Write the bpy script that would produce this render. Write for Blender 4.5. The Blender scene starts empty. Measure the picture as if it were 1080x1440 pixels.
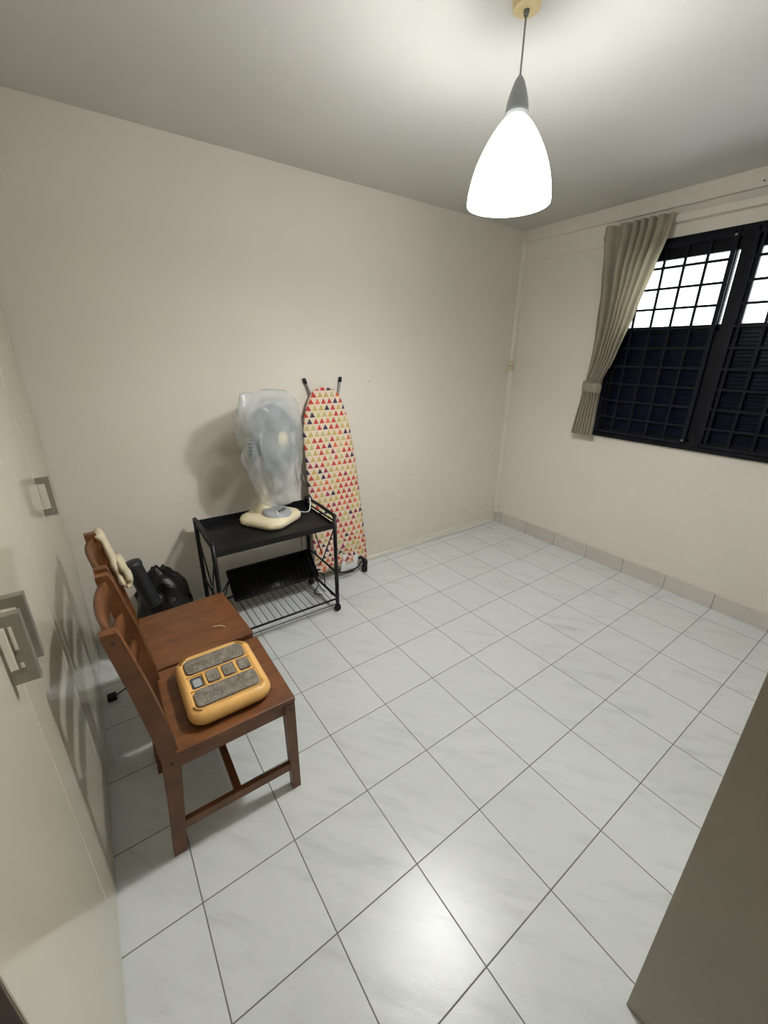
import bpy, bmesh, math, random
from mathutils import Vector, Matrix, noise
random.seed(7)
S = bpy.context.scene
COL = S.collection
# ------------------------------------------------------------------ camera
YAW, PITCH, ROLL, FPX = 2.52121118, -0.360625997, 0.012589, 577.11
cam = bpy.data.cameras.new('camera'); co = bpy.data.objects.new('camera', cam); COL.objects.link(co)
fw = Vector((math.cos(PITCH)*math.cos(YAW), math.cos(PITCH)*math.sin(YAW), math.sin(PITCH)))
rt = fw.cross(Vector((0, 0, 1))).normalized(); up = rt.cross(fw)
c_, s_ = math.cos(ROLL), math.sin(ROLL)
r2 = rt*c_ + up*s_; u2 = up*c_ - rt*s_
m = Matrix((r2, u2, -fw)).transposed().to_4x4(); m.translation = Vector((0.931968, -0.588222, 1.575538))
co.matrix_world = m
cam.sensor_fit = 'VERTICAL'; cam.sensor_height = 36; cam.sensor_width = 27
cam.lens = FPX/1440*36
cam.shift_x = -4.58853/1440; cam.shift_y = -3.40239/1440
cam.clip_start = 0.02
S.camera = co
# ------------------------------------------------------------------ light, exposure
EXPOSURE = 0.85
SHADE_GLOW = 44.0
BULB_GLOW = 520.0
SKY = 3.0
S.view_settings.view_transform = 'Standard'; S.view_settings.look = 'None'
S.view_settings.gamma = 1; S.view_settings.exposure = EXPOSURE; S.view_settings.use_curve_mapping = False
w = bpy.data.worlds.new('world'); S.world = w; w.use_nodes = True
w.node_tree.nodes['Background'].inputs[0].default_value = (0.93, 0.97, 1.0, 1)
w.node_tree.nodes['Background'].inputs[1].default_value = SKY

# ------------------------------------------------------------------ dimensions
X0, X1, Y0, Y1, H = -1.611, 1.75, -1.43, 2.577, 2.527
YW, XW = -0.8126, 0.448
TILE_ROT = 0.00771

# ------------------------------------------------------------------ node helpers
class NT:
    def __init__(s, name):
        s.m = bpy.data.materials.new(name); s.m.use_nodes = True; s.t = s.m.node_tree
        s.b = s.t.nodes['Principled BSDF']; s.out = s.t.nodes['Material Output']
    def n(s, typ, ins=None, **kw):
        x = s.t.nodes.new(typ)
        for k, v in kw.items(): setattr(x, k, v)
        for k, v in (ins or {}).items(): s.put(x.inputs[k], v)
        return x
    def put(s, sock, v):
        if isinstance(v, bpy.types.NodeSocket): s.t.links.new(v, sock)
        elif isinstance(v, bpy.types.Node): s.t.links.new(v.outputs[0], sock)
        else:
            if isinstance(v, tuple) and len(v) == 3 and sock.type == 'RGBA': v = (*v, 1)
            sock.default_value = v
    def M(s, op, a, b=None, c=None):
        x = s.n('ShaderNodeMath', operation=op)
        for i, v in enumerate((a, b, c)):
            if v is not None: s.put(x.inputs[i], v)
        return x.outputs[0]
    def mix(s, f, a, b):
        x = s.n('ShaderNodeMix', data_type='RGBA'); s.put(x.inputs[0], f); s.put(x.inputs[6], a); s.put(x.inputs[7], b)
        return x.outputs[2]
    def obj(s): return s.n('ShaderNodeTexCoord').outputs['Object']
    def map(s, v, scale=(1, 1, 1), rot=(0, 0, 0), loc=(0, 0, 0)):
        return s.n('ShaderNodeMapping', {'Vector': v, 'Scale': scale, 'Rotation': rot, 'Location': loc}).outputs[0]
    def noise(s, v, scale, detail=3, rough=.55):
        return s.n('ShaderNodeTexNoise', {'Vector': v, 'Scale': scale, 'Detail': detail, 'Roughness': rough}).outputs[0]
    def ramp(s, f, stops, interp='LINEAR'):
        r = s.n('ShaderNodeValToRGB', {'Fac': f}); e = r.color_ramp.elements; r.color_ramp.interpolation = interp
        while len(e) < len(stops): e.new(0.5)
        for i, (p, c) in enumerate(stops):
            e[i].position = p; e[i].color = (*c, 1) if isinstance(c, tuple) else (c, c, c, 1)
        return r.outputs[0]
    def bump(s, h, strength=.3, dist=.002):
        s.put(s.b.inputs['Normal'], s.n('ShaderNodeBump', {'Height': h, 'Strength': strength, 'Distance': dist}).outputs[0])
    def set(s, **kw):
        for k, v in kw.items(): s.put(s.b.inputs[k.replace('_', ' ')], v)
        return s

def simple(name, col, rough=.5, metal=0, var=.08, scale=30, bump=0.0, **kw):
    t = NT(name); o = t.obj(); nz = t.noise(o, scale, 4)
    dark = tuple(c*(1-var) for c in col); lite = tuple(min(1, c*(1+var)) for c in col)
    t.set(Base_Color=t.ramp(nz, [(.3, dark), (.7, lite)]), Roughness=rough, Metallic=metal, **kw)
    if bump: t.bump(nz, bump, .002)
    return t.m

# walls: old cream emulsion with faint scuffs and smudges
def wall_mat(name, col, smudge=(.42, .38, .31)):
    t = NT(name); o = t.obj()
    big = t.noise(o, 1.3, 4, .6); fine = t.noise(o, 90, 3)
    base = t.ramp(big, [(.3, tuple(c*.965 for c in col)), (.7, tuple(min(1, c*1.02) for c in col))])
    sc = t.noise(t.map(o, (2.2, 2.2, 9)), 3.0, 6, .65)
    low = t.n('ShaderNodeSeparateXYZ', {0: o}).outputs[2]
    lowm = t.n('ShaderNodeMapRange', {'Value': low, 'From Min': 1.25, 'From Max': .2, 'To Min': .0, 'To Max': 1.0}).outputs[0]
    f = t.M('MULTIPLY', t.ramp(sc, [(.56, 0.0), (.74, 1.0)]), t.M('MULTIPLY', lowm, .30))
    c = t.mix(f, base, smudge)
    t.set(Base_Color=c, Roughness=.75); t.bump(fine, .12, .001)
    return t.m
M_wall = wall_mat('cream_wall_paint', (.71, .665, .58))
M_wallb = wall_mat('cream_window_wall_paint', (.71, .67, .59))
def ceil_mat():
    t = NT('ceiling_paint'); o = t.obj()
    t.set(Base_Color=t.ramp(t.noise(o, 1.1, 4), [(.3, (.55, .54, .50)), (.7, (.60, .59, .545))]), Roughness=.85)
    t.bump(t.noise(o, 120, 3), .15, .001); return t.m
M_ceil = ceil_mat()
M_trim = simple('white_trim_paint', (.68, .64, .56), .55, var=.04)
M_trunk = simple('white_plastic_trunking', (.74, .71, .63), .45, var=.04)

def tile_mat(name, base=(.70, .73, .718), streak=(.48, .51, .50), skirting=False):
    t = NT(name); o = t.obj()
    v = t.map(o, (1, 1, 1), (0, 0, -TILE_ROT))
    sep = t.n('ShaderNodeSeparateXYZ', {0: v}); T = .3
    def line(sock):
        q = t.M('DIVIDE', sock, T); fr = t.M('FRACT', q); d = t.M('ABSOLUTE', t.M('SUBTRACT', fr, .5))
        return t.M('MULTIPLY', t.M('SUBTRACT', .5, d), T), t.M('FLOOR', q)
    dx, ix = line(sep.outputs[0]); dy, iy = line(sep.outputs[1])
    d = dx if skirting else t.M('MINIMUM', dx, dy)
    gr = t.n('ShaderNodeMapRange', {'Value': d, 'From Min': .0013, 'From Max': .0024, 'To Min': 1.0, 'To Max': 0.0}).outputs[0]
    cell = t.n('ShaderNodeCombineXYZ', {0: ix, 1: iy}).outputs[0]
    off = t.n('ShaderNodeTexWhiteNoise', {'Vector': cell}, noise_dimensions='3D')
    offv = t.n('ShaderNodeVectorMath', {0: off.outputs[1], 1: (9, 9, 9)}, operation='MULTIPLY').outputs[0]
    vv = t.n('ShaderNodeVectorMath', {0: v, 1: offv}, operation='ADD').outputs[0]
    sv = t.map(t.map(vv, rot=(0, 0, -math.radians(38))), (3.2, 13, 10))
    n1 = t.noise(sv, 1.5, 6, .62)
    n2 = t.noise(t.map(t.map(vv, rot=(0, 0, -math.radians(30))), (1.4, 5, 5)), 1.6, 3)
    f = t.M('MULTIPLY', t.ramp(n1, [(.47, 0.0), (.72, 1.0)]), t.ramp(n2, [(.35, .12), (.7, 1.0)]))
    col = t.mix(t.M('MULTIPLY', f, .7), base, streak)
    tint = t.mix(off.outputs[0], (1, 1, 1), (.965, .965, .955))
    col = t.n('ShaderNodeMix', {0: 1.0}, data_type='RGBA', blend_type='MULTIPLY'); t.put(col.inputs[6], t.mix(t.M('MULTIPLY', f, .7), base, streak)); t.put(col.inputs[7], tint)
    c = t.mix(gr, col.outputs[2], (.15, .15, .14))
    t.set(Base_Color=c, Roughness=t.M('ADD', .26, t.M('MULTIPLY', gr, .5)))
    t.b.inputs['Specular IOR Level'].default_value = .45
    fine = t.noise(o, 330, 2)
    h = t.M('SUBTRACT', t.M('MULTIPLY', fine, .75), gr)
    t.bump(h, .35, .0012)
    return t.m
M_tile = tile_mat('marbled_white_floor_tile')
M_skirt = tile_mat('marbled_skirting_tile', (.60, .56, .51), (.45, .42, .39), True)

def wood_mat(name, a, b, c, rough=.42):
    t = NT(name); o = t.obj()
    nz = t.noise(t.map(o, (14, 3.5, 3.5)), 2.2, 6, .6)
    dark = t.noise(o, 26, 3)
    col = t.ramp(nz, [(.28, a), (.5, b), (.75, c)])
    col = t.mix(t.M('MULTIPLY', t.ramp(dark, [(.62, 0.0), (.75, 1.0)]), .55), col, tuple(x*.4 for x in a))
    t.set(Base_Color=col, Roughness=rough); t.bump(nz, .15, .001)
    return t.m
M_wood = wood_mat('antique_stained_pine', (.080, .027, .0075), (.140, .050, .0140), (.200, .078, .024))
M_wood2 = wood_mat('dark_brown_board', (.10, .035, .014), (.17, .062, .024), (.21, .085, .035))
M_hole = simple('dark_screw_recess', (.02, .012, .008), .6)
M_gloss = simple('glossy_cream_laminate', (.62, .575, .46), .085, var=.015, scale=3)
M_gloss.node_tree.nodes['Principled BSDF'].inputs['Specular IOR Level'].default_value = .55
M_side = simple('brown_wardrobe_side', (.12, .085, .055), .45, var=.1, scale=8)
M_taupe = simple('taupe_laminate', (.42, .375, .30), .33, var=.05, scale=2.5)
M_gap = simple('dark_gap', (.05, .045, .035), .8)
M_nickel = simple('brushed_nickel', (.32, .305, .26), .42, .6, var=.05)
M_black = simple('black_metal', (.005, .005, .006), .42, 0.0, var=.2)
M_blackp = simple('black_plastic', (.007, .007, .008), .5, var=.2)
def bag_mat():
    t = NT('black_bin_bag_film'); o = t.obj(); nz = t.noise(o, 22, 5, .6)
    t.set(Base_Color=(.003, .003, .004), Roughness=.25); t.bump(nz, .6, .02); return t.m
M_bin = bag_mat()
M_creamp = simple('aged_cream_plastic', (.72, .64, .44), .38, var=.05, scale=12)
M_grayp = simple('grey_plastic', (.33, .35, .36), .4, var=.05)
M_dkgray = simple('dark_grey_plastic', (.06, .065, .07), .4, var=.05)
M_white = simple('white_plastic', (.75, .76, .76), .4, var=.03)
M_blue = simple('blue_grey_fan_blade', (.12, .175, .22), .35, var=.06)
M_wire = simple('pale_grey_fan_wire', (.42, .47, .50), .35, var=.05)
M_yellow = simple('yellow_orange_plastic', (.74, .43, .135), .35, var=.05, scale=14)
def pad_mat():
    t = NT('grey_textured_roller_pad'); o = t.obj(); nz = t.noise(o, 160, 4, .7); n2 = t.noise(o, 30, 3)
    t.set(Base_Color=t.ramp(t.M('ADD', t.M('MULTIPLY', nz, .6), t.M('MULTIPLY', n2, .4)), [(.36, (.07, .06, .04)), (.5, (.20, .175, .14)), (.66, (.34, .32, .28))]), Roughness=.7)
    t.bump(nz, .8, .004); return t.m
M_pad = pad_mat()
M_fab = simple('cream_cotton', (.66, .58, .40), .85, var=.08, scale=40, bump=.3)
def curt_mat():
    t = NT('beige_curtain_fabric'); o = t.obj()
    nz = t.noise(t.map(o, (1, 1, 1)), 300, 2); b = t.noise(o, 5, 3)
    t.set(Base_Color=t.ramp(b, [(.3, (.58, .54, .43)), (.7, (.64, .60, .48))]), Roughness=.8); t.bump(nz, .3, .001)
    tr = t.n('ShaderNodeBsdfTranslucent', {'Color': (.5, .46, .34, 1)})
    mx = t.n('ShaderNodeMixShader', {0: .22, 1: t.b.outputs[0], 2: tr.outputs[0]}); t.put(t.out.inputs[0], mx.outputs[0]); return t.m
M_curt = curt_mat()
def film_mat():
    t = NT('thin_milky_plastic_film'); o = t.obj(); nz = t.noise(o, 26, 5, .65)
    t.set(Base_Color=(.80, .81, .80), Roughness=.16); t.bump(nz, .2, .008)
    tl = t.n('ShaderNodeBsdfTranslucent', {'Color': (.85, .86, .85, 1)})
    a = t.n('ShaderNodeMixShader', {0: .35, 1: t.b.outputs[0], 2: tl.outputs[0]})
    tr = t.n('ShaderNodeBsdfTransparent', {'Color': (.95, .96, .97, 1)})
    f = t.M('ADD', .62, t.M('MULTIPLY', nz, .06))
    mx = t.n('ShaderNodeMixShader', {0: f, 1: a.outputs[0], 2: tr.outputs[0]}); t.put(t.out.inputs[0], mx.outputs[0]); return t.m
M_film = film_mat()
M_frame = simple('dark_bronze_aluminium', (.007, .007, .009), .45, var=.15)
M_frame.node_tree.nodes['Principled BSDF'].inputs['Specular IOR Level'].default_value = .10
M_grille = simple('black_painted_grille_bar', (.009, .010, .015), .5, var=.2)
M_grille.node_tree.nodes['Principled BSDF'].inputs['Specular IOR Level'].default_value = .10
for _m in (M_black, M_blackp): _m.node_tree.nodes['Principled BSDF'].inputs['Specular IOR Level'].default_value = .28
def darkglass():
    t = NT('dark_tinted_ribbed_glass'); o = t.obj()
    z = t.n('ShaderNodeSeparateXYZ', {0: o}).outputs[2]
    rib = t.M('SINE', t.M('MULTIPLY', z, 2*math.pi/.022))
    t.set(Base_Color=(.004, .008, .020), Roughness=.25); t.b.inputs['Specular IOR Level'].default_value = .15; t.bump(rib, .12, .002)
    tr = t.n('ShaderNodeBsdfTransparent', {'Color': (.003, .005, .012, 1)})
    mx = t.n('ShaderNodeMixShader', {0: .35, 1: t.b.outputs[0], 2: tr.outputs[0]}); t.put(t.out.inputs[0], mx.outputs[0]); return t.m
M_dglass = darkglass()
def clearglass():
    t = NT('clear_window_glass')
    gl = t.n('ShaderNodeBsdfGlossy', {'Roughness': .03}); tr = t.n('ShaderNodeBsdfTransparent', {'Color': (.96, .98, .99, 1)})
    fr = t.n('ShaderNodeFresnel', {'IOR': 1.3})
    mx = t.n('ShaderNodeMixShader', {0: fr.outputs[0], 1: tr.outputs[0], 2: gl.outputs[0]}); t.put(t.out.inputs[0], mx.outputs[0]); return t.m
M_cglass = clearglass()
def glow(name, col, s):
    t = NT(name); t.set(Base_Color=(.85, .85, .85), Roughness=.3, Emission_Color=(*col, 1), Emission_Strength=s); return t.m
M_shade = glow('lit_frosted_glass', (.99, .99, .99), SHADE_GLOW)
def shade_falloff():                                   # the bulb sits low in the shade, so the glass neck glows less
    nt = M_shade.node_tree; tc = nt.nodes.new('ShaderNodeTexCoord'); sp = nt.nodes.new('ShaderNodeSeparateXYZ'); mr = nt.nodes.new('ShaderNodeMapRange')
    nt.links.new(tc.outputs['Object'], sp.inputs[0]); nt.links.new(sp.outputs[2], mr.inputs['Value'])
    mr.inputs['From Min'].default_value = -.465; mr.inputs['From Max'].default_value = -.35
    mr.inputs['To Min'].default_value = SHADE_GLOW; mr.inputs['To Max'].default_value = SHADE_GLOW*.035
    nt.links.new(mr.outputs[0], nt.nodes['Principled BSDF'].inputs['Emission Strength'])
shade_falloff()
M_bulb = glow('lit_bulb', (.99, .987, .975), BULB_GLOW)
def triangle_mat():
    t = NT('triangle_print_cotton'); o = t.obj(); sep = t.n('ShaderNodeSeparateXYZ', {0: o})
    n = t.noise(o, 9, 2)
    lowz = t.n('ShaderNodeMapRange', {'Value': sep.outputs[2], 'From Min': .5, 'From Max': .1, 'To Min': 0.0, 'To Max': .09}).outputs[0]
    wob = t.M('MULTIPLY', t.M('SUBTRACT', n, .5), lowz)
    Y = t.M('ADD', sep.outputs[1], wob); Z = t.M('ADD', sep.outputs[2], t.M('MULTIPLY', wob, 1.5))
    s, h = .043, .041
    b0 = t.M('DIVIDE', Z, h); row = t.M('FLOOR', b0); f = t.M('FRACT', b0)
    a = t.M('ADD', t.M('DIVIDE', Y, s), t.M('MULTIPLY', row, .5)); ci = t.M('FLOOR', a)
    e = t.M('MULTIPLY', t.M('ABSOLUTE', t.M('SUBTRACT', t.M('FRACT', a), .5)), 2)
    inside = t.M('MULTIPLY', t.M('LESS_THAN', e, t.M('SUBTRACT', .93, f)), t.M('GREATER_THAN', f, .07))
    wn = t.n('ShaderNodeTexWhiteNoise', {'Vector': t.n('ShaderNodeCombineXYZ', {0: ci, 1: row}).outputs[0]}, noise_dimensions='3D').outputs[0]
    pal = t.ramp(wn, [(0, (.50, .045, .04)), (.25, (.62, .13, .05)), (.42, (.48, .36, .11)), (.62, (.04, .025, .07)), (.76, (.45, .42, .17)), (.9, (.30, .03, .08))], 'CONSTANT')
    dn = t.M('SUBTRACT', 1.0, inside)
    wn2 = t.n('ShaderNodeTexWhiteNoise', {'Vector': t.n('ShaderNodeCombineXYZ', {0: t.M('FLOOR', t.M('ADD', a, .5)), 1: row, 2: 5.0}).outputs[0]}, noise_dimensions='3D').outputs[0]
    cream = t.ramp(wn2, [(0, (.68, .56, .43)), (.7, (.64, .56, .37))], 'CONSTANT')
    t.set(Base_Color=t.mix(dn, pal, cream), Roughness=.85)
    t.bump(t.noise(o, 60, 3), .25, .002)
    return t.m
M_tri = triangle_mat()
M_greytube = simple('grey_metal_tube', (.25, .25, .24), .35, .6, var=.08)

# ------------------------------------------------------------------ mesh helpers
def tag(o, label=None, cat=None, group=None, kind=None):
    for k, v in (('label', label), ('category', cat), ('group', group), ('kind', kind)):
        if v: o[k] = v
    return o
def root(name, loc, label, cat, group=None):
    o = bpy.data.objects.new(name, None); COL.objects.link(o); o.location = loc; o.empty_display_size = .05
    return tag(o, label, cat, group)
def build(name, bm, mat, parent=None, smooth=False, label=None):
    """bm holds world coordinates; the object's origin goes to the parent's origin (or stays at 0)"""
    if parent:
        off = Vector((0, 0, 0)); q = parent
        while q: off += Vector(q.location); q = q.parent
        bmesh.ops.translate(bm, vec=-off, verts=bm.verts)
    bmesh.ops.recalc_face_normals(bm, faces=bm.faces)
    me = bpy.data.meshes.new(name); bm.to_mesh(me); bm.free(); me.materials.append(mat)
    if smooth:
        for p in me.polygons: p.use_smooth = True
    o = bpy.data.objects.new(name, me); COL.objects.link(o)
    if parent: o.parent = parent
    if label: o['label'] = label
    return o
def B(): return bmesh.new()
def box(bm, x0, x1, y0, y1, z0, z1, bev=0.0, seg=2):
    r = bmesh.ops.create_cube(bm, size=1)['verts']
    for v in r: v.co = Vector(((x0+x1)/2+v.co.x*(x1-x0), (y0+y1)/2+v.co.y*(y1-y0), (z0+z1)/2+v.co.z*(z1-z0)))
    if bev:
        es = list({e for v in r for e in v.link_edges})
        bmesh.ops.bevel(bm, geom=es, offset=bev, segments=seg, profile=.5, affect='EDGES')
    return bm
def loft(bm, rings, close=True, caps=True):
    R = [[bm.verts.new(p) for p in ring] for ring in rings]; n = len(R[0])
    for a, b in zip(R, R[1:]):
        for i in range(n if close else n-1):
            j = (i+1) % n; bm.faces.new((a[i], a[j], b[j], b[i]))
    if caps and close:
        bm.faces.new(R[0][::-1]); bm.faces.new(R[-1])
    return R
def tube(bm, pts, r, seg=10, closed=False):
    P = [Vector(p) for p in pts]; n = len(P); rr = r if isinstance(r, (list, tuple)) else [r]*n
    T = []
    for i in range(n):
        a = P[(i-1) % n] if closed or i > 0 else P[0]; b = P[(i+1) % n] if closed or i < n-1 else P[-1]
        T.append((b-a).normalized())
    nrm = T[0].cross(Vector((0, 0, 1)))
    if nrm.length < .05: nrm = T[0].cross(Vector((1, 0, 0)))
    nrm.normalize(); rings = []
    for i in range(n):
        nrm = (nrm - T[i]*nrm.dot(T[i])).normalized(); bn = T[i].cross(nrm)
        rings.append([P[i]+(nrm*math.cos(2*math.pi*k/seg)+bn*math.sin(2*math.pi*k/seg))*rr[i] for k in range(seg)])
    if closed: rings.append(rings[0]); loft(bm, rings, caps=False); bmesh.ops.remove_doubles(bm, verts=bm.verts, dist=1e-5)
    else: loft(bm, rings)
    return bm
def lathe(bm, c, prof, seg=40, axis=None, cap=False):
    """prof = [(r, h)], revolved about +z (or a given axis) through c"""
    c = Vector(c); ax = Vector(axis or (0, 0, 1)).normalized()
    u = ax.cross(Vector((0, 0, 1))); u = u.normalized() if u.length > .05 else Vector((1, 0, 0)); v = ax.cross(u)
    rings = [[c+ax*h+(u*math.cos(2*math.pi*k/seg)+v*math.sin(2*math.pi*k/seg))*max(r, 1e-4) for k in range(seg)] for r, h in prof]
    loft(bm, rings, caps=cap); return bm
def spline(pts, n=8):
    P = [Vector(p) for p in pts]; out = []
    for i in range(len(P)-1):
        a = P[max(i-1, 0)]; b = P[i]; c = P[i+1]; d = P[min(i+2, len(P)-1)]
        for k in range(n):
            t = k/n; out.append(.5*((2*b)+(c-a)*t+(2*a-5*b+4*c-d)*t*t+(3*b-a-3*c+d)*t**3))
    out.append(P[-1]); return out
def prism(bm, outline, axis, a, b, bev=0):
    """outline 2D list extruded along axis ('x','y','z') from a to b"""
    def mk(p, h): return {'x': (h, p[0], p[1]), 'y': (p[0], h, p[1]), 'z': (p[0], p[1], h)}[axis]
    R = loft(bm, [[mk(p, a) for p in outline], [mk(p, b) for p in outline]])
    if bev:
        es = [e for e in bm.edges if e.is_manifold and all((v in R[0]) or (v in R[1]) for v in e.verts) and (all(v in R[0] for v in e.verts) or all(v in R[1] for v in e.verts))]
        bmesh.ops.bevel(bm, geom=es, offset=bev, segments=2, profile=.5, affect='EDGES')
    return bm
def rrect(cx, cy, hx, hy, r, n=6):
    o = []
    for sx, sy, a0 in ((1, 1, 0), (-1, 1, 90), (-1, -1, 180), (1, -1, 270)):
        for k in range(n+1):
            a = math.radians(a0+90*k/n); o.append((cx+sx*(hx-r)+r*math.cos(a), cy+sy*(hy-r)+r*math.sin(a)))
    return o
def bar(bm, a, b, w, t, upv=(0, 0, 1)):
    """rectangular bar from a to b; w along 'side', t along 'up'"""
    a, b = Vector(a), Vector(b); d = (b-a).normalized(); s = d.cross(Vector(upv)).normalized(); u = s.cross(d)
    q = [(s*w/2+u*t/2), (-s*w/2+u*t/2), (-s*w/2-u*t/2), (s*w/2-u*t/2)]
    loft(bm, [[a+k for k in q], [b+k for k in q]]); return bm
def struct(name, bm, mat, **k): return tag(build(name, bm, mat, **k), kind='structure')

# ------------------------------------------------------------------ room shell
struct('floor', box(B(), X0-.12, X1+.12, Y0-.12, Y1+.15, -.1, 0), M_tile)
struct('ceiling', box(B(), X0-.12, X1+.12, Y0-.12, Y1+.15, H, H+.1), M_ceil)
struct('wall_left', box(B(), X0-.12, X0, Y0-.12, Y1+.15, 0, H), M_wall)
struct('wall_right', box(B(), X1, X1+.12, Y0-.12, Y1+.15, 0, H), M_wall)
b = B(); box(b, X0, .52, Y0-.12, Y0, 0, H); box(b, 1.38, X1, Y0-.12, Y0, 0, H); box(b, .52, 1.38, Y0-.12, Y0, 2.08, H)
struct('wall_front', b, M_wall)
WX0, WX1, WZ0, WZ1 = -.745, 1.02, 1.035, 2.275
b = B()
box(b, X0, WX0, Y1, Y1+.15, 0, H); box(b, WX1, X1, Y1, Y1+.15, 0, H)
box(b, WX0, WX1, Y1, Y1+.15, 0, WZ0); box(b, WX0, WX1, Y1, Y1+.15, WZ1, H)
struct('wall_back', b, M_wallb)
struct('trim_1', box(B(), X0, X1, Y1-.028, Y1, 2.435, H, .004), M_trim)                       # cornice over the window
struct('trim_2', box(B(), X0, WX0-.09, Y1-.010, Y1, 2.300, 2.435, .002), M_wallb)             # raised lintel band
struct('trim_3', box(B(), X0, X0+.034, Y1-.034, Y1, .10, 2.435, .003), M_trunk)               # corner pipe boxing
struct('baseboard_back', box(B(), X0, X1, Y1-.011, Y1, 0, .112, .003), M_skirt)
# front door of the room (behind the camera)
d = tag(build('door_1', box(B(), .525, 1.375, Y0-.07, Y0-.03, .005, 2.075), M_side), kind='structure')
build('door_handle', tube(B(), [(.6, Y0-.03, 1.0), (.6, Y0+.02, 1.0), (.72, Y0+.02, 1.0)], .009), M_nickel, d)

# window --------------------------------------------------------------
win = root('window_1', (0, Y1, WZ0), None, None); win['kind'] = 'structure'
YF0, YF1 = Y1-.006, Y1+.05
b = B()
box(b, WX0, WX1, YF0, YF1, WZ1-.055, WZ1); box(b, WX0, WX1, YF0, YF1, WZ0, WZ0+.03)
box(b, WX0, WX0+.035, YF0, YF1, WZ0, WZ1); box(b, WX1-.035, WX1, YF0, YF1, WZ0, WZ1)
box(b, -.135+.03, -.135+.10, YF0+.002, YF1, WZ0, WZ1)                                          # centre mullion
build('window_frame', b, M_frame, win)
box_sill = box(B(), WX0-.03, WX1+.03, Y1-.024, Y1+.0, WZ0-.022, WZ0+.004, .002)
build('window_sill', box_sill, M_frame, win)
panes = [(WX0+.035, -.104), (-.036, .42), (.42, WX1-.035)]
MIDZ = 1.757
for a, c in panes:
    b = B(); s = .022
    for z0, z1 in ((WZ0+.03, MIDZ), (MIDZ, WZ1-.055)):
        t0 = .062 if z1 > 2 else s
        box(b, a, c, Y1+.012, Y1+.04, z1-t0, z1); box(b, a, c, Y1+.012, Y1+.04, z0, z0+.014)
        box(b, a, a+s, Y1+.012, Y1+.04, z0, z1); e = .020 if c < 0 and z1 > 2 else 0; box(b, c-s-e, c-e, Y1+.012, Y1+.04, z0, z1)
    build('sash', b, M_frame, win)
    build('pane', box(B(), a+.01, c-.01, Y1+.024, Y1+.030, WZ0+.035, MIDZ-.004), M_dglass, win, label='dark ribbed lower pane')
    build('pane', box(B(), a+.01, c-.01, Y1+.024, Y1+.028, MIDZ+.004, WZ1-.06), M_cglass, win, label='clear upper pane')
# grille of square bars, two sections
def grille(xa, xb, xs):
    b = B(); t = .0072
    for x in xs: box(b, x-t, x+t, Y1-.014, Y1-.004, WZ0+.01, WZ1-.02)
    z = MIDZ-.002
    for k in range(-6, 5):
        zz = z+.1185*k
        if WZ0+.02 < zz < WZ1-.04: box(b, xa, xb, Y1-.016, Y1-.006, zz-t, zz+t)
    for x in (xa, xb): box(b, x-.012, x+.012, Y1-.018, Y1-.002, WZ0+.005, WZ1-.01)
    for z_ in (WZ0+.02, WZ1-.032): box(b, xa, xb, Y1-.018, Y1-.002, z_-.009, z_+.009)
    build('grille', b, M_grille, win)
    build('grille_screw', lathe(B(), (xb-.004, Y1-.018, WZ1-.045), [(.0001, -.006), (.006, -.004), (.007, 0)], 12, (0, 1, 0)), M_nickel, win)
    build('grille_screw', lathe(B(), (xb-.004, Y1-.018, WZ0+.035), [(.0001, -.006), (.006, -.004), (.007, 0)], 12, (0, 1, 0)), M_nickel, win)
grille(WX0+.012, -.138, [-.141-.118*k for k in range(1, 5)])
grille(-.045, .42, [-.012+.118*k for k in range(0, 4)])
grille(.45, WX1-.02, [.47+.118*k for k in range(0, 5)])
# pale railing pipe outside the window
b = tube(B(), [(-1.2, Y1+.62, 2.235), (1.6, Y1+.62, 2.235)], .009)
tag(build('laundry_pole', b, M_white), 'pale thin horizontal pole outside the upper window panes', 'pole')

# ------------------------------------------------------------------ wardrobe with glossy doors
wd = root('wardrobe', (-.58, YW-.3, 0), 'tall glossy cream wardrobe with square metal handles along the left side', 'wardrobe')
XL = X0+.004
b = B(); box(b, XL, XW-.02, Y0+.01, YW-.025, .0, H-.01)
build('carcass', b, M_gap, wd)
build('side_panel', box(B(), XW-.019, XW, Y0+.01, YW-.002, 0, H-.008, .001), M_side, wd, label='plain brown end panel')
gaps = [XL+.03, -1.047, -.55, -.052, XW-.002]
build('filler_strip', box(B(), XL, XL+.028, YW-.022, YW, .0, H-.01, .001), M_gloss, wd)
hx = {0: (-1,), 1: (0,), 2: (-1,), 3: (0,)}
def handle(x, par):
    z0, z1, p = .968, 1.120, .043
    b = B(); o = [(YW-.001, z1), (YW+p, z1), (YW+p, z0), (YW-.001, z0), (YW-.001, z0+.022), (YW+p-.015, z0+.022), (YW+p-.015, z1-.022), (YW-.001, z1-.022)]
    prism(b, o, 'x', x-.010, x+.010, .0015)
    build('handle', b, M_nickel, par)
for i in range(4):
    a, c = gaps[i]+.0015, gaps[i+1]-.0015
    dr = build('door', box(B(), a, c, YW-.020, YW, .004, H-.012, .0012, 1), M_gloss, wd)
    if i == 0: handle(c-.018, dr)
    if i == 2: handle(c-.018, dr)
    if i == 3: handle(a+.055, dr)

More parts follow.
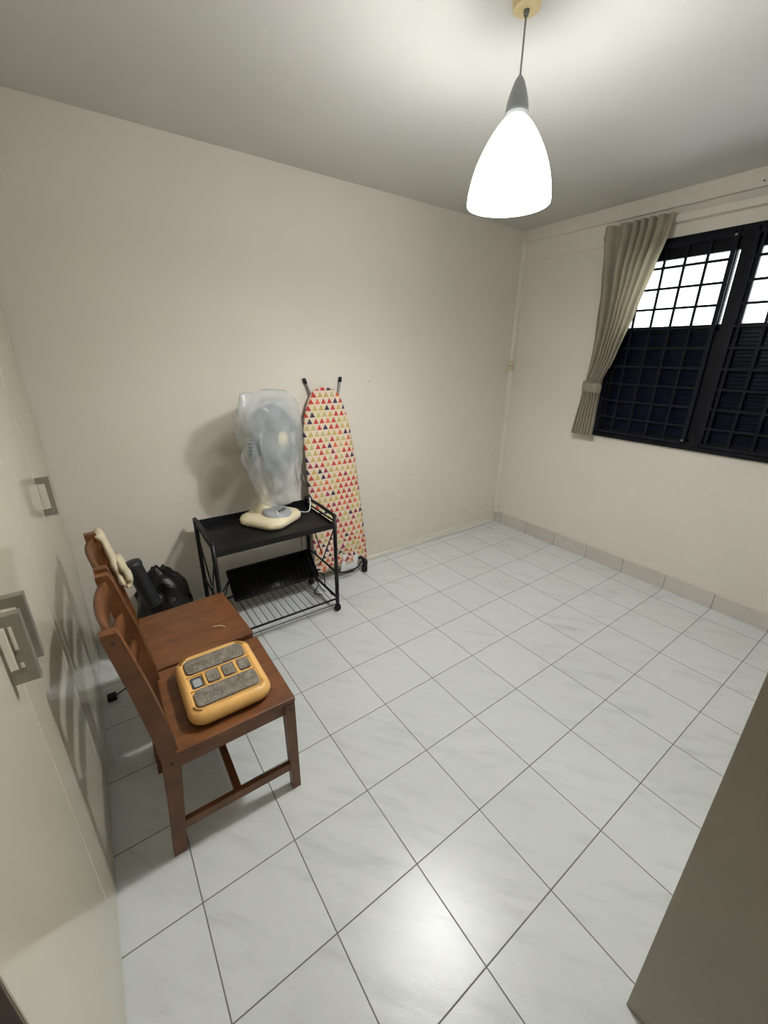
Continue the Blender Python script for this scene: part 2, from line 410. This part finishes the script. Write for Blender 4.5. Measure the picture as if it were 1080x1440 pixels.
# ------------------------------------------------------------------ tall cabinet on the right
cb = root('cabinet', (1.2, .5, 0), 'tall plain taupe cabinet standing at the right edge of the room', 'cabinet')
CX, CY = .857, .250
b = B(); box(b, CX, X1-.006, CY, CY+.018, 0, 2.1, .001); build('back_panel', b, M_taupe, cb)
build('side_panel', box(B(), CX, CX+.018, CY+.0185, .82, 0, 2.1, .001), M_taupe, cb)
build('side_panel', box(B(), X1-.026, X1-.006, CY+.0185, .82, 0, 2.1, .001), M_taupe, cb)
build('top_panel', box(B(), CX+.019, X1-.027, CY+.0185, .82, 2.08, 2.1), M_taupe, cb)
for a, c in ((CX+.002, 1.299), (1.301, X1-.008)):
    dd = build('door', box(B(), a, c, .8205, .84, .03, 2.095, .001), M_taupe, cb)
    build('handle', tube(B(), [(1.3+(.04 if a > 1.2 else -.04), .84, 1.0), (1.3+(.04 if a > 1.2 else -.04), .87, 1.0), (1.3+(.04 if a > 1.2 else -.04), .87, 1.12), (1.3+(.04 if a > 1.2 else -.04), .84, 1.12)], .005), M_nickel, dd)

# ------------------------------------------------------------------ pendant lamp
LX, LY = -.14, .64
lp = root('pendant_lamp', (LX, LY, H), 'lit white glass bell pendant lamp hanging on a thin cable', 'lamp')
build('ceiling_rose', lathe(B(), (LX, LY, 0), [(.0001, 2.492), (.033, 2.492), (.038, 2.495), (.039, 2.503), (.043, 2.52), (.044, H-.001), (.0001, H-.001)]), simple('cream_ceiling_rose', (.74, .60, .32), .4), lp, True)
build('cable_grip', lathe(B(), (LX, LY, 0), [(.0001, 2.480), (.006, 2.480), (.008, 2.486), (.009, 2.493), (.0001, 2.494)], 20), M_greytube, lp, True)
build('cable', tube(B(), [(LX, LY, 2.481), (LX, LY, 2.345)], .0028, 10), M_grayp, lp, True)
build('socket_cap', lathe(B(), (LX, LY, 0), [(.0001, 2.352), (.006, 2.350), (.015, 2.337), (.024, 2.313), (.031, 2.290), (.034, 2.270), (.033, 2.262), (.030, 2.262), (.0001, 2.29)], 32), M_grayp, lp, True)
build('socket_ring', lathe(B(), (LX, LY, 0), [(.020, 2.28), (.025, 2.276), (.026, 2.252), (.021, 2.252)], 28), M_white, lp, True)
prof = []
for k in range(25):
    t = k/24; r = .024 + (.130-.024)*(math.sin(t*math.pi/2*.95)**.86); prof.append((r, 2.258-.226*t**1.12))
prof[-1] = (prof[-1][0]-.001, prof[-1][1])
inner = [(max(r-.004, .002), z) for r, z in prof[::-1]]
build('glass_shade', lathe(B(), (LX, LY, 0), prof+inner, 56), M_shade, lp, True)
bl = build('bulb', lathe(B(), (LX, LY, 0), [(.0001, 2.06), (.014, 2.062), (.026, 2.075), (.031, 2.10), (.028, 2.13), (.018, 2.16), (.014, 2.19), (.014, 2.22), (.0001, 2.22)], 24), M_bulb, lp, True)

# ------------------------------------------------------------------ curtain
ct = root('curtain', (-.7, Y1-.06, 1.03), 'beige pleated curtain tied back at the left of the window', 'curtain')
def lerp_tab(tab, z):
    for (z0, a), (z1, b_) in zip(tab, tab[1:]):
        if z0 >= z >= z1:
            t = (z0-z)/(z0-z1); t = t*t*(3-2*t)*.35+t*.65; return a+(b_-a)*t
    return tab[-1][1]
Lt = [(2.392, -.900), (2.14, -.868), (1.96, -.838), (1.69, -.826), (1.40, -.838), (1.33, -.843), (1.02, -.885)]
Rt = [(2.392, -.455), (2.26, -.468), (2.13, -.502), (1.86, -.568), (1.60, -.640), (1.40, -.708), (1.33, -.716), (1.02, -.712)]
NU, NV = 150, 90
b = B(); G = []
for j in range(NV+1):
    z = 2.392-(2.392-1.02)*j/NV; row = []
    L, R = lerp_tab(Lt, z), lerp_tab(Rt, z); wd_ = R-L
    gather = 1-min(1, max(0, (z-1.36)/1.0)) if z > 1.36 else 1-min(1, (1.36-z)/.5)*.35
    pin = math.exp(-((z-2.33)/.035)**2)
    for i in range(NU+1):
        u = i/NU
        # crowded folds at the left two thirds, calmer panel at the right
        ph = 2*math.pi*7*((u+.035*math.sin(9*u+1))**1.25 if z > 1.36 else u)
        amp = (.026*(1-.5*gather)+.006)*(1-.62*max(0, (u-.62)/.38)*(1 if z > 1.5 else .3))
        amp *= 1-.45*pin
        fold = math.sin(ph+.5*math.sin(z*6+u*3))
        fold = math.copysign(abs(fold)**.7, fold)
        yy = Y1-.094+amp*fold-.022*math.exp(-((z-1.37)/.08)**2)*math.sin(math.pi*u)
        xx = L+wd_*u+.006*math.cos(ph)*(1-gather*.6)
        row.append(b.verts.new((xx, yy, z)))
    G.append(row)
for j in range(NV):
    for i in range(NU): b.faces.new((G[j][i], G[j][i+1], G[j+1][i+1], G[j+1][i]))
bmesh.ops.solidify(b, geom=b.faces[:], thickness=.0022)
build('curtain_cloth', b, M_curt, ct, True)
b = B(); rings = []
for k in range(29):
    a = 2*math.pi*k/28; cxm = -.775
    rings.append((cxm+.072*math.cos(a), Y1-.098+.040*math.sin(a)))
R = [[(x, y, z0+dz*(x-cxm)/.072) for x, y in rings[:-1]] for z0, dz in ((1.405, -.006), (1.385, -.006), (1.352, -.006), (1.335, -.006))]
R[0] = [((x-cxm)*.97+cxm, (y-Y1+.098)*.97+Y1-.098, z) for x, y, z in R[0]]; R[3] = [((x-cxm)*.97+cxm, (y-Y1+.098)*.97+Y1-.098, z) for x, y, z in R[3]]
loft(b, R, caps=False); bmesh.ops.solidify(b, geom=b.faces[:], thickness=.003)
build('tieback', b, M_curt, ct, True)
build('tieback_hook', tube(B(), [(-.86, Y1, 1.40), (-.86, Y1-.03, 1.40), (-.85, Y1-.07, 1.395), (-.845, Y1-.07, 1.41)], .003, 8), M_greytube, ct)
rail = box(B(), -.915, 1.3, Y1-.055, Y1, 2.345, 2.385, .002)
tag(build('curtain_rail', rail, M_trim), 'cream wooden curtain rail board running above the window', 'rail')

# ------------------------------------------------------------------ chairs
def make_chair(loc, rz, label):
    r = root('dining_chair', (0, 0, 0), label, 'chair', None)
    W2 = .205
    b = B(); prism(b, rrect(0, 0, W2, .195, .008, 3), 'z', .418, .44, .004); build('seat', b, M_wood, r)
    b = B()
    box(b, -.188, .188, .150, .168, .365, .4175, .001); box(b, -.168, .168, -.188, -.170, .365, .4175, .001)
    box(b, .172, .189, -.182, .165, .365, .4175, .001); box(b, -.189, -.172, -.182, .165, .365, .4175, .001)
    build('seat_frame', b, M_wood, r)
    for s in (-1, 1):
        lb = B()
        loft(lb, [[(s*.188+dx*w_, .172+dy*w_, z) for dx, dy in ((-1, -1), (1, -1), (1, 1), (-1, 1))] for z, w_ in ((0, .0155), (.36, .018), (.4178, .018))])
        leg = build('leg', lb, M_wood, r)
        hb = B(); lathe(hb, (s*.2063, .172, .395), [(.0001, .0008), (.0045, .0008), (.0048, -.001)], 12, (s, 0, 0)); build('screw', hb, M_hole, leg)
        # rear post, from floor to top, kinked at the seat
        pb = B()
        secs = [(0, -.240, .0165, .020), (.20, -.222, .0165, .022), (.40, -.206, .0165, .026), (.50, -.212, .0165, .026), (.70, -.240, .0165, .024), (.885, -.272, .0165, .021), (.90, -.275, .0150, .018)]
        loft(pb, [[(s*.176+dx*a_, y+dy*c_, z) for dx, dy in ((-1, -1), (1, -1), (1, 1), (-1, 1))] for z, y, a_, c_ in secs])
        leg = build('leg', pb, M_wood, r)
        for zz, yy in ((.87, -.270), (.392, -.206)):
            hb = B(); lathe(hb, (s*.1928, yy, zz), [(.0001, .0008), (.0048, .0008), (.005, -.001)], 12, (s, 0, 0)); build('screw', hb, M_hole, leg)
        build('side_stretcher', bar(B(), (s*.182, -.222, .115), (s*.188, .160, .115), .018, .034), M_wood, r)
    build('stretcher', box(B(), -.175, .175, -.045, -.020, .100, .130, .001), M_wood, r)
    # three bowed ladder slats
    for zc, hh in ((.855, .038), (.735, .028), (.620, .028)):
        sb = B(); n = 16; rings = []
        for k in range(n+1):
            u = -1+2*k/n; x = u*.162; bow = .020*(1-u*u)
            yb = -.212-(zc-.5)*.158-bow
            hu = hh*(.72+.28*(1-u*u)); t = .008
            rings.append([(x, yb+t, zc-hu+.0), (x, yb-t, zc-hu), (x, yb-t-hu*2*.16, zc+hu), (x, yb+t-hu*2*.16, zc+hu)])
            rings[-1] = [(a_, c_+hu*.16, z_) for a_, c_, z_ in rings[-1]]
        loft(sb, rings); build('back_slat', sb, M_wood, r, True)
    r.location = loc; r.rotation_euler = (0, 0, rz)
    return r
ch1 = make_chair((-.370, -.388, 0), 0, 'brown wooden ladder-back chair carrying the yellow massage board, nearest the camera')
ch2 = make_chair((-.800, -.402, 0), math.radians(3.5), 'brown wooden ladder-back chair with an empty seat, behind the nearer chair')
# a dry scrap of straw on the empty seat
b = tube(B(), spline([(-.742, -.330, .4425), (-.728, -.300, .4430), (-.705, -.285, .4425)], 5), [.0018]*10+[.0008], 6)
tag(build('straw_scrap', b, M_fab), 'tiny pale scrap of straw on the empty chair seat', 'scrap')

# ------------------------------------------------------------------ yellow massage board on the near chair
mb = root('massage_board', (-.366, -.388, .4405), 'yellow plastic foot massage board with grey pads lying on the near chair', 'massager')
Cx, Cy, zb = -.366, -.388, .4405
b = B(); rings = []
for z, ins, rr in ((.012, .014, .045), (.016, .004, .05), (.030, 0, .052), (.046, .003, .052), (.056, .012, .05), (.060, .022, .045)):
    rings.append([(x, y, zb+z) for x, y in rrect(Cx, Cy, .166-ins, .136-ins, rr, 8)])
rings.append([(x, y, zb+.060) for x, y in rrect(Cx, Cy, .140, .112, .03, 8)])
rings.append([(x, y, zb+.055) for x, y in rrect(Cx, Cy, .136, .108, .028, 8)])
loft(b, rings); build('body', b, M_yellow, mb, True)
b = B(); prism(b, rrect(Cx, Cy, .145, .115, .04), 'z', zb, zb+.013); build('underside', b, M_hole, mb)
# raised dividing ribs
b = B()
for y0, y1, x0, x1 in ((Cy-.109, Cy+.109, Cx-.042, Cx-.035), (Cy-.109, Cy+.109, Cx+.035, Cx+.042)): box(b, x0, x1, y0, y1, zb+.054, zb+.0605, .0015, 1)
for k in (-1, 0, 1): box(b, Cx-.036, Cx+.036, Cy+k*.054-.005, Cy+k*.054+.005, zb+.054, zb+.0605, .0015, 1)
build('divider', b, M_yellow, mb)
for sx in (-1, 1):
    b = B(); prism(b, rrect(Cx+sx*.086, Cy, .040, .103, .018), 'z', zb+.0545, zb+.0625, .002); build('long_pad', b, M_pad, mb)
for k in range(4):
    yy = Cy-.081+.054*k
    if k == 0:
        b = B(); prism(b, rrect(Cx, yy, .029, .019, .006), 'z', zb+.0552, zb+.0562); build('empty_slot', b, M_dkgray, mb)
        b = B(); prism(b, rrect(Cx+.004, yy+.001, .020, .013, .006), 'z', zb+.0563, zb+.0575, .001); build('slot_cover', b, M_grayp, mb)
    else:
        b = B(); prism(b, rrect(Cx, yy, .029, .0195, .007), 'z', zb+.0552, zb+.0635, .002); build('small_pad', b, M_pad, mb)

# ------------------------------------------------------------------ cream cloth hung on the far chair's back
CP = spline([(-.985, -.664, .892), (-.985, -.648, .85), (-.985, -.637, .78), (-.985, -.628, .71), (-.985, -.616, .655), (-.985, -.600, .640), (-.985, -.592, .668), (-.985, -.604, .715), (-.985, -.614, .76)], 6)
b = B(); rings = []
for q_, p in enumerate(CP):
    nx = Vector((0, 1, .25)).normalized()
    hw = .050+.006*math.sin(q_*.9); th = .014+.002*math.sin(q_*.6)
    if q_ > 0: tg = (CP[min(q_+1, len(CP)-1)]-CP[q_-1]).normalized(); nx = Vector((0, -tg.z, tg.y))
    rings.append([p+Vector((1, 0, 0))*hw*math.copysign(abs(math.cos(a))**.6, math.cos(a))+nx*th*math.sin(a) for a in [2*math.pi*k/16 for k in range(16)]])
loft(b, rings)
tag(build('folded_cloth', b, M_fab, None, True), 'folded cream cloth hanging from the back of the farther chair', 'cloth')

# ------------------------------------------------------------------ black bin bag and the tube in it
def blob(center, rad, zf, amp, seed, seg=40, rings=26):
    b = B(); bmesh.ops.create_uvsphere(b, u_segments=seg, v_segments=rings, radius=1)
    for v in b.verts:
        p = v.co.copy(); n = noise.noise(p*2.1+Vector((seed, 0, 0)))*amp+abs(noise.noise(p*5+Vector((0, seed, 0))))*amp*.7
        s = 1+n; q = Vector((p.x*rad[0]*s, p.y*rad[1]*s, p.z*rad[2]*s))
        q = q+Vector(center); q.z = max(q.z, zf+.002+.004*abs(p.x)); v.co = q
    return b
bg = blob((-1.375, -.455, .22), (.14, .135, .245), 0, .22, 3.1)
for v in bg.verts:
    if v.co.z > .38: v.co.x += (v.co.z-.38)*-.1; v.co.y += (v.co.z-.38)*-.15
tag(build('bin_bag', bg, M_bin, None, True), 'black plastic bin bag slumped on the floor behind the chairs', 'bag')
b = B(); ax = Vector((.10, .22, -1)).normalized(); top = Vector((-1.25, -.570, .615))
lathe(b, top, [(.0001, .006), (.036, .004), (.041, .012), (.042, .030), (.038, .034), (.038, .26), (.036, .262), (.0001, .262)], 32, tuple(ax))
tag(build('black_tube', b, simple('dull_black_plastic', (.022, .022, .026), .5, var=.2), None, True), 'short black cylindrical tube leaning against the black bin bag', 'tube')
b = B(); pts = spline([(-1.16, -.55, .004), (-1.10, -.60, .02), (-1.06, -.655, .05), (-1.06, -.70, .05), (-1.075, -.735, .026), (-1.078, -.757, .014)], 8); tube(b, pts, .0035, 8)
cd = tag(build('power_cord', b, M_blackp, None, True), 'short black power cord ending in a plug behind the near chair', 'cord')
build('plug', box(B(), -1.098, -1.058, -.790, -.752, .001, .026, .005), M_blackp, cd)

# ------------------------------------------------------------------ black trolley
tr = root('trolley', (-1.31, .14, 0), 'black metal trolley with tilted middle shelf under the bagged fan', 'trolley')
TX0, TX1, TY0, TY1, TZ = -1.515, -1.115, -.215, .485, .615
def post(x, y, lean=0):
    b = B(); tube(b, [(x, y, .062), (x, y, .25)], .0125, 12); tube(b, [(x, y, .25), (x, y, .665)], .0118, 12)
    bmesh.ops.create_uvsphere(b, u_segments=12, v_segments=8, radius=.0125, matrix=Matrix.Translation((x, y, .667)))
    p = build('post', b, M_black, tr, True)
    c = B(); tube(c, [(x, y, .062), (x, y, .04)], .006, 8)
    lathe(c, (x-.011, y, .021), [(.0001, 0), (.019, 0), (.021, .003), (.021, .019), (.019, .022), (.0001, .022)], 20, (1, 0, 0))
    bar(c, (x, y-.014, .044), (x, y+.014, .044), .026, .008)
    build('caster', c, M_blackp, p)
for x in (TX0, TX1):
    for y in (TY0, TY1): post(x, y)
# top tray: thin panel with a raised lip
b = B(); box(b, TX0, TX1, TY0+.012, TY1-.012, TZ-.006, TZ, .001)
box(b, TX1-.004, TX1+.004, TY0+.01, TY1-.01, TZ-.028, TZ+.006, .001); box(b, TX0-.004, TX0+.004, TY0+.01, TY1-.01, TZ-.028, TZ+.042, .001)
box(b, TX0, TX1, TY0+.008, TY0+.014, TZ-.02, TZ+.01); box(b, TX0, TX1, TY1-.014, TY1-.008, TZ-.02, TZ+.01)
build('top_tray', b, M_black, tr)
for y in (TY0, TY1):
    b = B(); z = .668
    tube(b, spline([(TX0, y, z-.005), (TX0+.03, y, z+.004), (-1.31, y, z+.008), (TX1-.03, y, z+.002), (TX1, y, z-.01)], 6), .0105, 10)
    tube(b, [(TX0, y, TZ+.018), (TX1, y, TZ+.018)], .005, 8)
    build('end_handle', b, M_black, tr, True)
    b = B()
    for zz in (.10, .285): tube(b, [(TX0, y, zz), (TX1, y, zz)], .006, 8)
    tube(b, [(TX0, y, .11), (-1.31, y, .28), (TX1, y, .60)], .004, 8)
    tube(b, [(TX0, y, .60), (-1.31, y, .33)], .004, 8)
    build('end_brace', b, M_black, tr, True)
def wire_shelf(xa, za, xb, zb_, ya, yb, n, r=.0022, rail=.0065):
    b = B()
    tube(b, [(xa, ya, za), (xa, yb, za)], rail, 8); tube(b, [(xb, ya, zb_), (xb, yb, zb_)], rail, 8)
    tube(b, [(xa, ya, za), (xb, ya, zb_)], rail*.8, 8); tube(b, [(xa, yb, za), (xb, yb, zb_)], rail*.8, 8)
    for k in range(1, n): y = ya+(yb-ya)*k/n; tube(b, [(xa, y, za), (xb, y, zb_)], r, 6)
    return b
b = wire_shelf(TX0, .092, TX1, .092, TY0, TY1, 17)
tube(b, [(TX1+.002, TY0, .055), (TX1+.002, TY1, .055)], .003, 8)
build('bottom_shelf', b, M_black, tr, True)
b = wire_shelf(TX0+.01, .287, TX0+.140, .138, TY0+.13, TY1-.005, 17, .0030)
loft(b, [[(TX0+.012, y, .282), (TX0+.014, y, .279), (TX0+.134, y, .143), (TX0+.132, y, .146)] for y in (TY0+.13, TY1-.005)])
build('middle_shelf', b, M_black, tr, True, label='tilted middle wire shelf')
b = B()
tube(b, spline([(TX0+.13, .46, .15), (-1.36, .44, .24), (-1.32, .43, .18), (-1.28, .44, .12), (-1.22, .45, .10)], 8), .0035, 6)
tube(b, spline([(TX0+.1, .42, .17), (-1.38, .47, .10), (-1.30, .44, .11), (-1.24, .38, .105), (-1.20, .42, .10)], 8), .0035, 6)
tube(b, spline([(TX0+.12, .45, .16), (-1.34, .50, .16), (-1.25, .47, .13), (-1.16, .47, .10)], 8), .0035, 6)
tag(build('loose_cable', b, M_blackp, None, True), 'loose black cable tangled over the right end of the trolley', 'cable')
b = tube(B(), spline([(-1.46, -.13, .18), (-1.42, -.10, .26), (-1.37, -.13, .23), (-1.36, -.16, .16), (-1.39, -.15, .12), (-1.44, -.12, .10)], 8), .004, 6)
tag(build('coiled_cable', b, M_blackp, None, True), 'short black cable loop hanging at the left end of the trolley', 'cable')

# ------------------------------------------------------------------ desk fan on the trolley
FB = Vector((-1.385, .190, TZ+.0015))
fn = root('desk_fan', FB, 'cream desk fan with grey control panel standing on the trolley', 'fan')
ANG = math.radians(32); N = Vector((math.cos(ANG), math.sin(ANG), 0)); Wd = Vector((-math.sin(ANG), math.cos(ANG), 0))
def fl(p): return FB+N*p[0]+Wd*p[1]+Vector((0, 0, p[2]))       # fan local: x forward, y sideways
b = B(); rings = []
for z, ins in ((0, .010), (.008, .002), (.026, 0), (.042, .008), (.052, .03), (.058, .07)):
    rings.append([fl((x, y, z)) for x, y in rrect(.0, 0, .155-ins*1.0, .152-ins, max(.02, .085-ins*.6), 10)])
loft(b, rings); build('base', b, M_creamp, fn, True)
b = B(); rings = []
for z, s in ((.050, 1.0), (.064, 1.0), (.072, .92), (.075, .8)):
    rings.append([fl((.050+.085*s*math.cos(a), .088*s*math.sin(a), z+.012*(-math.cos(a)))) for a in [2*math.pi*k/36 for k in range(36)]])
loft(b, rings); pan = build('control_panel', b, M_grayp, fn, True)
for k in range(4):
    b = B(); c0 = fl((.078, -.036+.024*k, .071)); box(b, c0.x-.008, c0.x+.008, c0.y-.005, c0.y+.005, c0.z-.004, c0.z+.008, .001, 1)
    build('button', b, M_dkgray if k else M_creamp, pan)
b = B(); lathe(b, fl((-.045, 0, 0)), [(.066, .045), (.060, .07), (.046, .095), (.032, .118), (.026, .15), (.024, .24), (.0001, .24)], 32); build('neck', b, M_creamp, fn, True)
HC = fl((.050, .030, .500)); TILT = math.radians(3); AX = (N*math.cos(TILT)+Vector((0, 0, math.sin(TILT)))).normalized()
b = B(); lathe(b, HC, [(.0001, -.20), (.035, -.195), (.058, -.165), (.062, -.10), (.055, -.065), (.0001, -.06)], 28, tuple(AX)); build('motor_housing', b, M_creamp, fn, True)
b = B(); tube(b, [fl((-.045, 0, .22)), HC-AX*.11], .022, 12); build('tilt_joint', b, M_creamp, fn, True)
Uh = AX.cross(Vector((0, 0, 1))).normalized(); Vh = Uh.cross(AX)
def hp(r, a, h): return HC+AX*h+(Uh*math.cos(a)+Vh*math.sin(a))*r
RC = .228
for name, sg in (('front_guard', 1), ('rear_guard', -1)):
    b = B()
    for rr, hh in ((RC, 0), (RC*.75, .045), (RC*.35, .062)):
        tube(b, [hp(rr, 2*math.pi*k/48, hh*sg+.0) for k in range(48)], .0035 if rr == RC else .0018, 6, True)
    for k in range(72):
        a = 2*math.pi*k/72
        tube(b, [hp(.045, a, .064*sg), hp(RC*.35, a, .062*sg), hp(RC*.75, a, .045*sg), hp(RC*.93, a, .02*sg), hp(RC, a, 0)], .0013, 4)
    build(name, b, M_wire, fn, True)
b = B(); lathe(b, HC, [(.0001, .074), (.030, .072), (.044, .066), (.047, .060), (.0001, .058)], 28, tuple(AX)); build('hub_badge', b, M_creamp, fn, True)
for k in range(5):
    b = B(); g = []
    for i in range(9):
        r = .035+.165*i/8; row = []
        for j in range(7):
            a = 2*math.pi*k/5+(-.60+1.20*j/6)*(0.75+.25*math.sin(math.pi*i/8)); row.append(b.verts.new(hp(r, a, .018*(j/3-1))))
        g.append(row)
    for i in range(8):
        for j in range(6): b.faces.new((g[i][j], g[i][j+1], g[i+1][j+1], g[i+1][j]))
    bmesh.ops.solidify(b, geom=b.faces[:], thickness=.002); build('blade', b, M_blue, fn, True)
b = tube(B(), spline([fl((-.13, .08, .01)), Vector((-1.43, .36, TZ+.008)), Vector((-1.38, .43, TZ+.006)), Vector((-1.40, .46, TZ+.03)), Vector((-1.43, .475, TZ+.08)), Vector((-1.47, .48, TZ+.03))], 8), .0035, 8)
build('fan_cord', b, M_white, fn, True)

# plastic bag pulled over the fan head
b = B(); rings = []; NS = 72
lev = [(.765, .085, .060, .02), (.725, .150, .085, .015), (.69, .195, .095, .01), (.61, .225, .10, .008), (.52, .236, .10, .008), (.44, .232, .095, .012), (.36, .215, .09, .02), (.28, .182, .08, .028), (.21, .155, .065, .035), (.15, .145, .060, .045), (.118, .142, .060, .05)]
for li in range(41):
    t = li/40*(len(lev)-1); i0 = min(int(t), len(lev)-2); f = t-i0
    z, wx, dx, sh = [lev[i0][q]*(1-f)+lev[i0+1][q]*f for q in range(4)]
    ring = []
    for k in range(NS):
        a = 2*math.pi*k/NS; ca, sa = math.cos(a), math.sin(a)
        yloc = wx*math.copysign(abs(ca)**.85, ca)+sh; xloc = dx*math.copysign(abs(sa)**.9, sa)*(1.0 if sa < 0 else 1.0)-.015; xloc += (.022 if sa > 0 else 0)*abs(sa)
        if z > .55 and ca < -.2:                                    # loose corner sticking out at the left
            e = (z-.55)/.24*min(1, (-ca-.2)/.8); yloc -= .19*e*e; xloc *= 1-.7*e
        ring.append((xloc, yloc, z))
    rings.append(ring)
def wrk(p):
    q = Vector(p); l = max(0, -q.y+.02)/.25; low = max(0, .42-q.z)/.3
    amp = .010+.022*min(1, l)+.020*min(1, low)
    w1 = noise.noise(Vector((q.x*9, q.y*9+q.z*5, q.z*4)))*amp*1.6+abs(noise.noise(Vector((q.x*22, q.y*16, q.z*11+3))))*amp*1.2
    s = 1+w1/max(.06, math.hypot(q.x, q.y))
    return fl((q.x*s+.045, q.y*s+.03, q.z))
rings = [[wrk(p) for p in r_] for r_ in rings]
loft(b, rings, caps=False)
top_f = [v for v in b.verts if v.index < 0]
b.verts.ensure_lookup_table(); tv = [b.verts[i] for i in range(NS)]; c0 = sum((v.co for v in tv), Vector())/NS+Vector((0, 0, .012)); cv = b.verts.new(c0)
for i in range(NS): b.faces.new((tv[i], tv[(i+1) % NS], cv))
tag(build('plastic_bag', b, M_film, None, True), 'thin milky translucent plastic bag pulled over the desk fan head', 'bag')

# ------------------------------------------------------------------ ironing board leaning on the wall
ib = root('ironing_board', (-1.47, .70, 0), 'ironing board in triangle-print cover leaning upright on the wall', 'ironing board')
outl = [(1.375, .675, .675), (1.368, .630, .720), (1.350, .595, .755), (1.32, .570, .783), (1.27, .545, .805), (1.20, .522, .828), (1.10, .503, .850), (.98, .503, .868), (.85, .503, .882), (.72, .503, .893), (.60, .503, .903), (.48, .503, .912), (.36, .503, .922), (.25, .503, .930), (.17, .500, .934), (.11, .520, .934)]
def bx(z): return -1.455-.105*(z/1.375)
b = B(); NB = 26; F, K = [], []
tab = []
for (z0, a0, c0), (z1, a1, c1) in zip(outl, outl[1:]):
    for k in range(5):
        t = k/5; tab.append((z0+(z1-z0)*t, a0+(a1-a0)*t, c0+(c1-c0)*t))
tab.append(outl[-1])
for z, a, c in tab:
    fr, bk = [], []
    cr = max(0, (.42-z)/.3)
    for i in range(NB+1):
        u = i/NB; y = a+(c-a)*u; e = 1-abs(2*u-1)**6
        wr = cr*(.026*noise.noise(Vector((y*16, z*14, 0)))+.016*noise.noise(Vector((y*38, z*30, 4))))
        hem = cr*.018*noise.noise(Vector((y*12, 0, 9)))
        fr.append(b.verts.new((bx(z)+.014*e+wr+.002, y, z+hem))); bk.append(b.verts.new((bx(z)-.014*e-.002, y, z+hem)))
    F.append(fr); K.append(bk)
for j in range(len(tab)-1):
    for i in range(NB):
        b.faces.new((F[j][i], F[j][i+1], F[j+1][i+1], F[j+1][i])); b.faces.new((K[j][i], K[j+1][i], K[j+1][i+1], K[j][i+1]))
    b.faces.new((F[j][0], F[j+1][0], K[j+1][0], K[j][0])); b.faces.new((F[j][-1], K[j][-1], K[j+1][-1], F[j+1][-1]))
for R_ in (0, -1):
    for i in range(NB): b.faces.new((F[R_][i], K[R_][i], K[R_][i+1], F[R_][i+1]) if R_ == 0 else (F[R_][i], F[R_][i+1], K[R_][i+1], K[R_][i]))
build('cover', b, M_tri, ib, True)
for pts in ([(-1.598, .561, 1.416), (-1.585, .60, 1.30), (-1.575, .64, 1.12), (-1.55, .62, .70), (-1.53, .60, .35)], [(-1.598, .818, 1.420), (-1.585, .79, 1.31), (-1.575, .75, 1.12), (-1.55, .72, .70), (-1.53, .74, .35)]):
    lg = build('leg', tube(B(), spline(pts, 6), .0075, 10), M_greytube, ib, True)
    p0, p1 = Vector(pts[0]), Vector(pts[1]); d = (p1-p0).normalized()
    build('rubber_foot', tube(B(), [p0-d*.014, p0-d*.010, p0+d*.02], [.009, .0115, .0115], 12), M_blackp, lg, True)
b = tube(B(), spline([(-1.56, .575, 1.27), (-1.56, .51, 1.15), (-1.555, .474, .98), (-1.552, .474, .84), (-1.548, .51, .74), (-1.53, .55, .60)], 6), .008, 10)
build('frame_rail', b, M_greytube, ib, True)
b = B()
prism(b, [(.70, .06), (.84, .06), (.855, .17), (.72, .20)], 'x', -1.462, -1.452, .002); build('rest_plate', b, M_white, ib, label='white end plate')
b = tube(B(), spline([(-1.44, .60, .14), (-1.43, .66, .085), (-1.425, .75, .06), (-1.43, .83, .075), (-1.45, .89, .11)], 6), .006, 8)
build('iron_rest', b, M_black, ib, True)
b = B(); lathe(b, (-1.45, .895, .085), [(.0001, 0), (.022, 0), (.026, .006), (.026, .020), (.022, .026), (.0001, .026)], 20, (0, 1, 0)); tube(b, [(-1.45, .90, .10), (-1.45, .87, .14)], .010, 8)
box(b, -1.462, -1.438, .885, .925, .004, .066, .004); build('end_foot', b, M_blackp, ib)

# ------------------------------------------------------------------ surface wiring
b = box(B(), X0, X0+.022, .30, Y1-.036, .004, .042, .002); box(b, X0, X0+.010, .30, Y1-.036, .046, .056)
tag(build('floor_trunking', b, M_trunk), 'white cable trunking along the foot of the left wall', 'trunking')
jb = root('junction_box', (X0+.03, Y1-.045, 1.50), 'small beige junction box high in the far corner', 'junction box')
build('box_body', box(B(), X0+.001, X0+.062, Y1-.068, Y1-.035, 1.462, 1.535, .003), simple('aged_beige_plastic', (.60, .53, .38), .45), jb)
build('cover_line', box(B(), X0+.004, X0+.059, Y1-.0695, Y1-.0675, 1.497, 1.501), M_side, jb)
b = B(); lathe(b, (-.075, Y1-.0285, 2.487-.03), [(.0001, -.012), (.003, -.012), (.003, 0)], 8, (0, 1, 0))
tag(build('wall_nail', b, M_hole), 'small dark nail in the cornice above the window', 'nail')
b = B(); lathe(b, (X0, 1.06, 1.40), [(.004, 0), (.004, .004), (.0001, .005)], 10, (1, 0, 0))
tag(build('wall_plug', b, M_greytube), 'small grey wall plug right of the ironing board legs', 'wall plug')
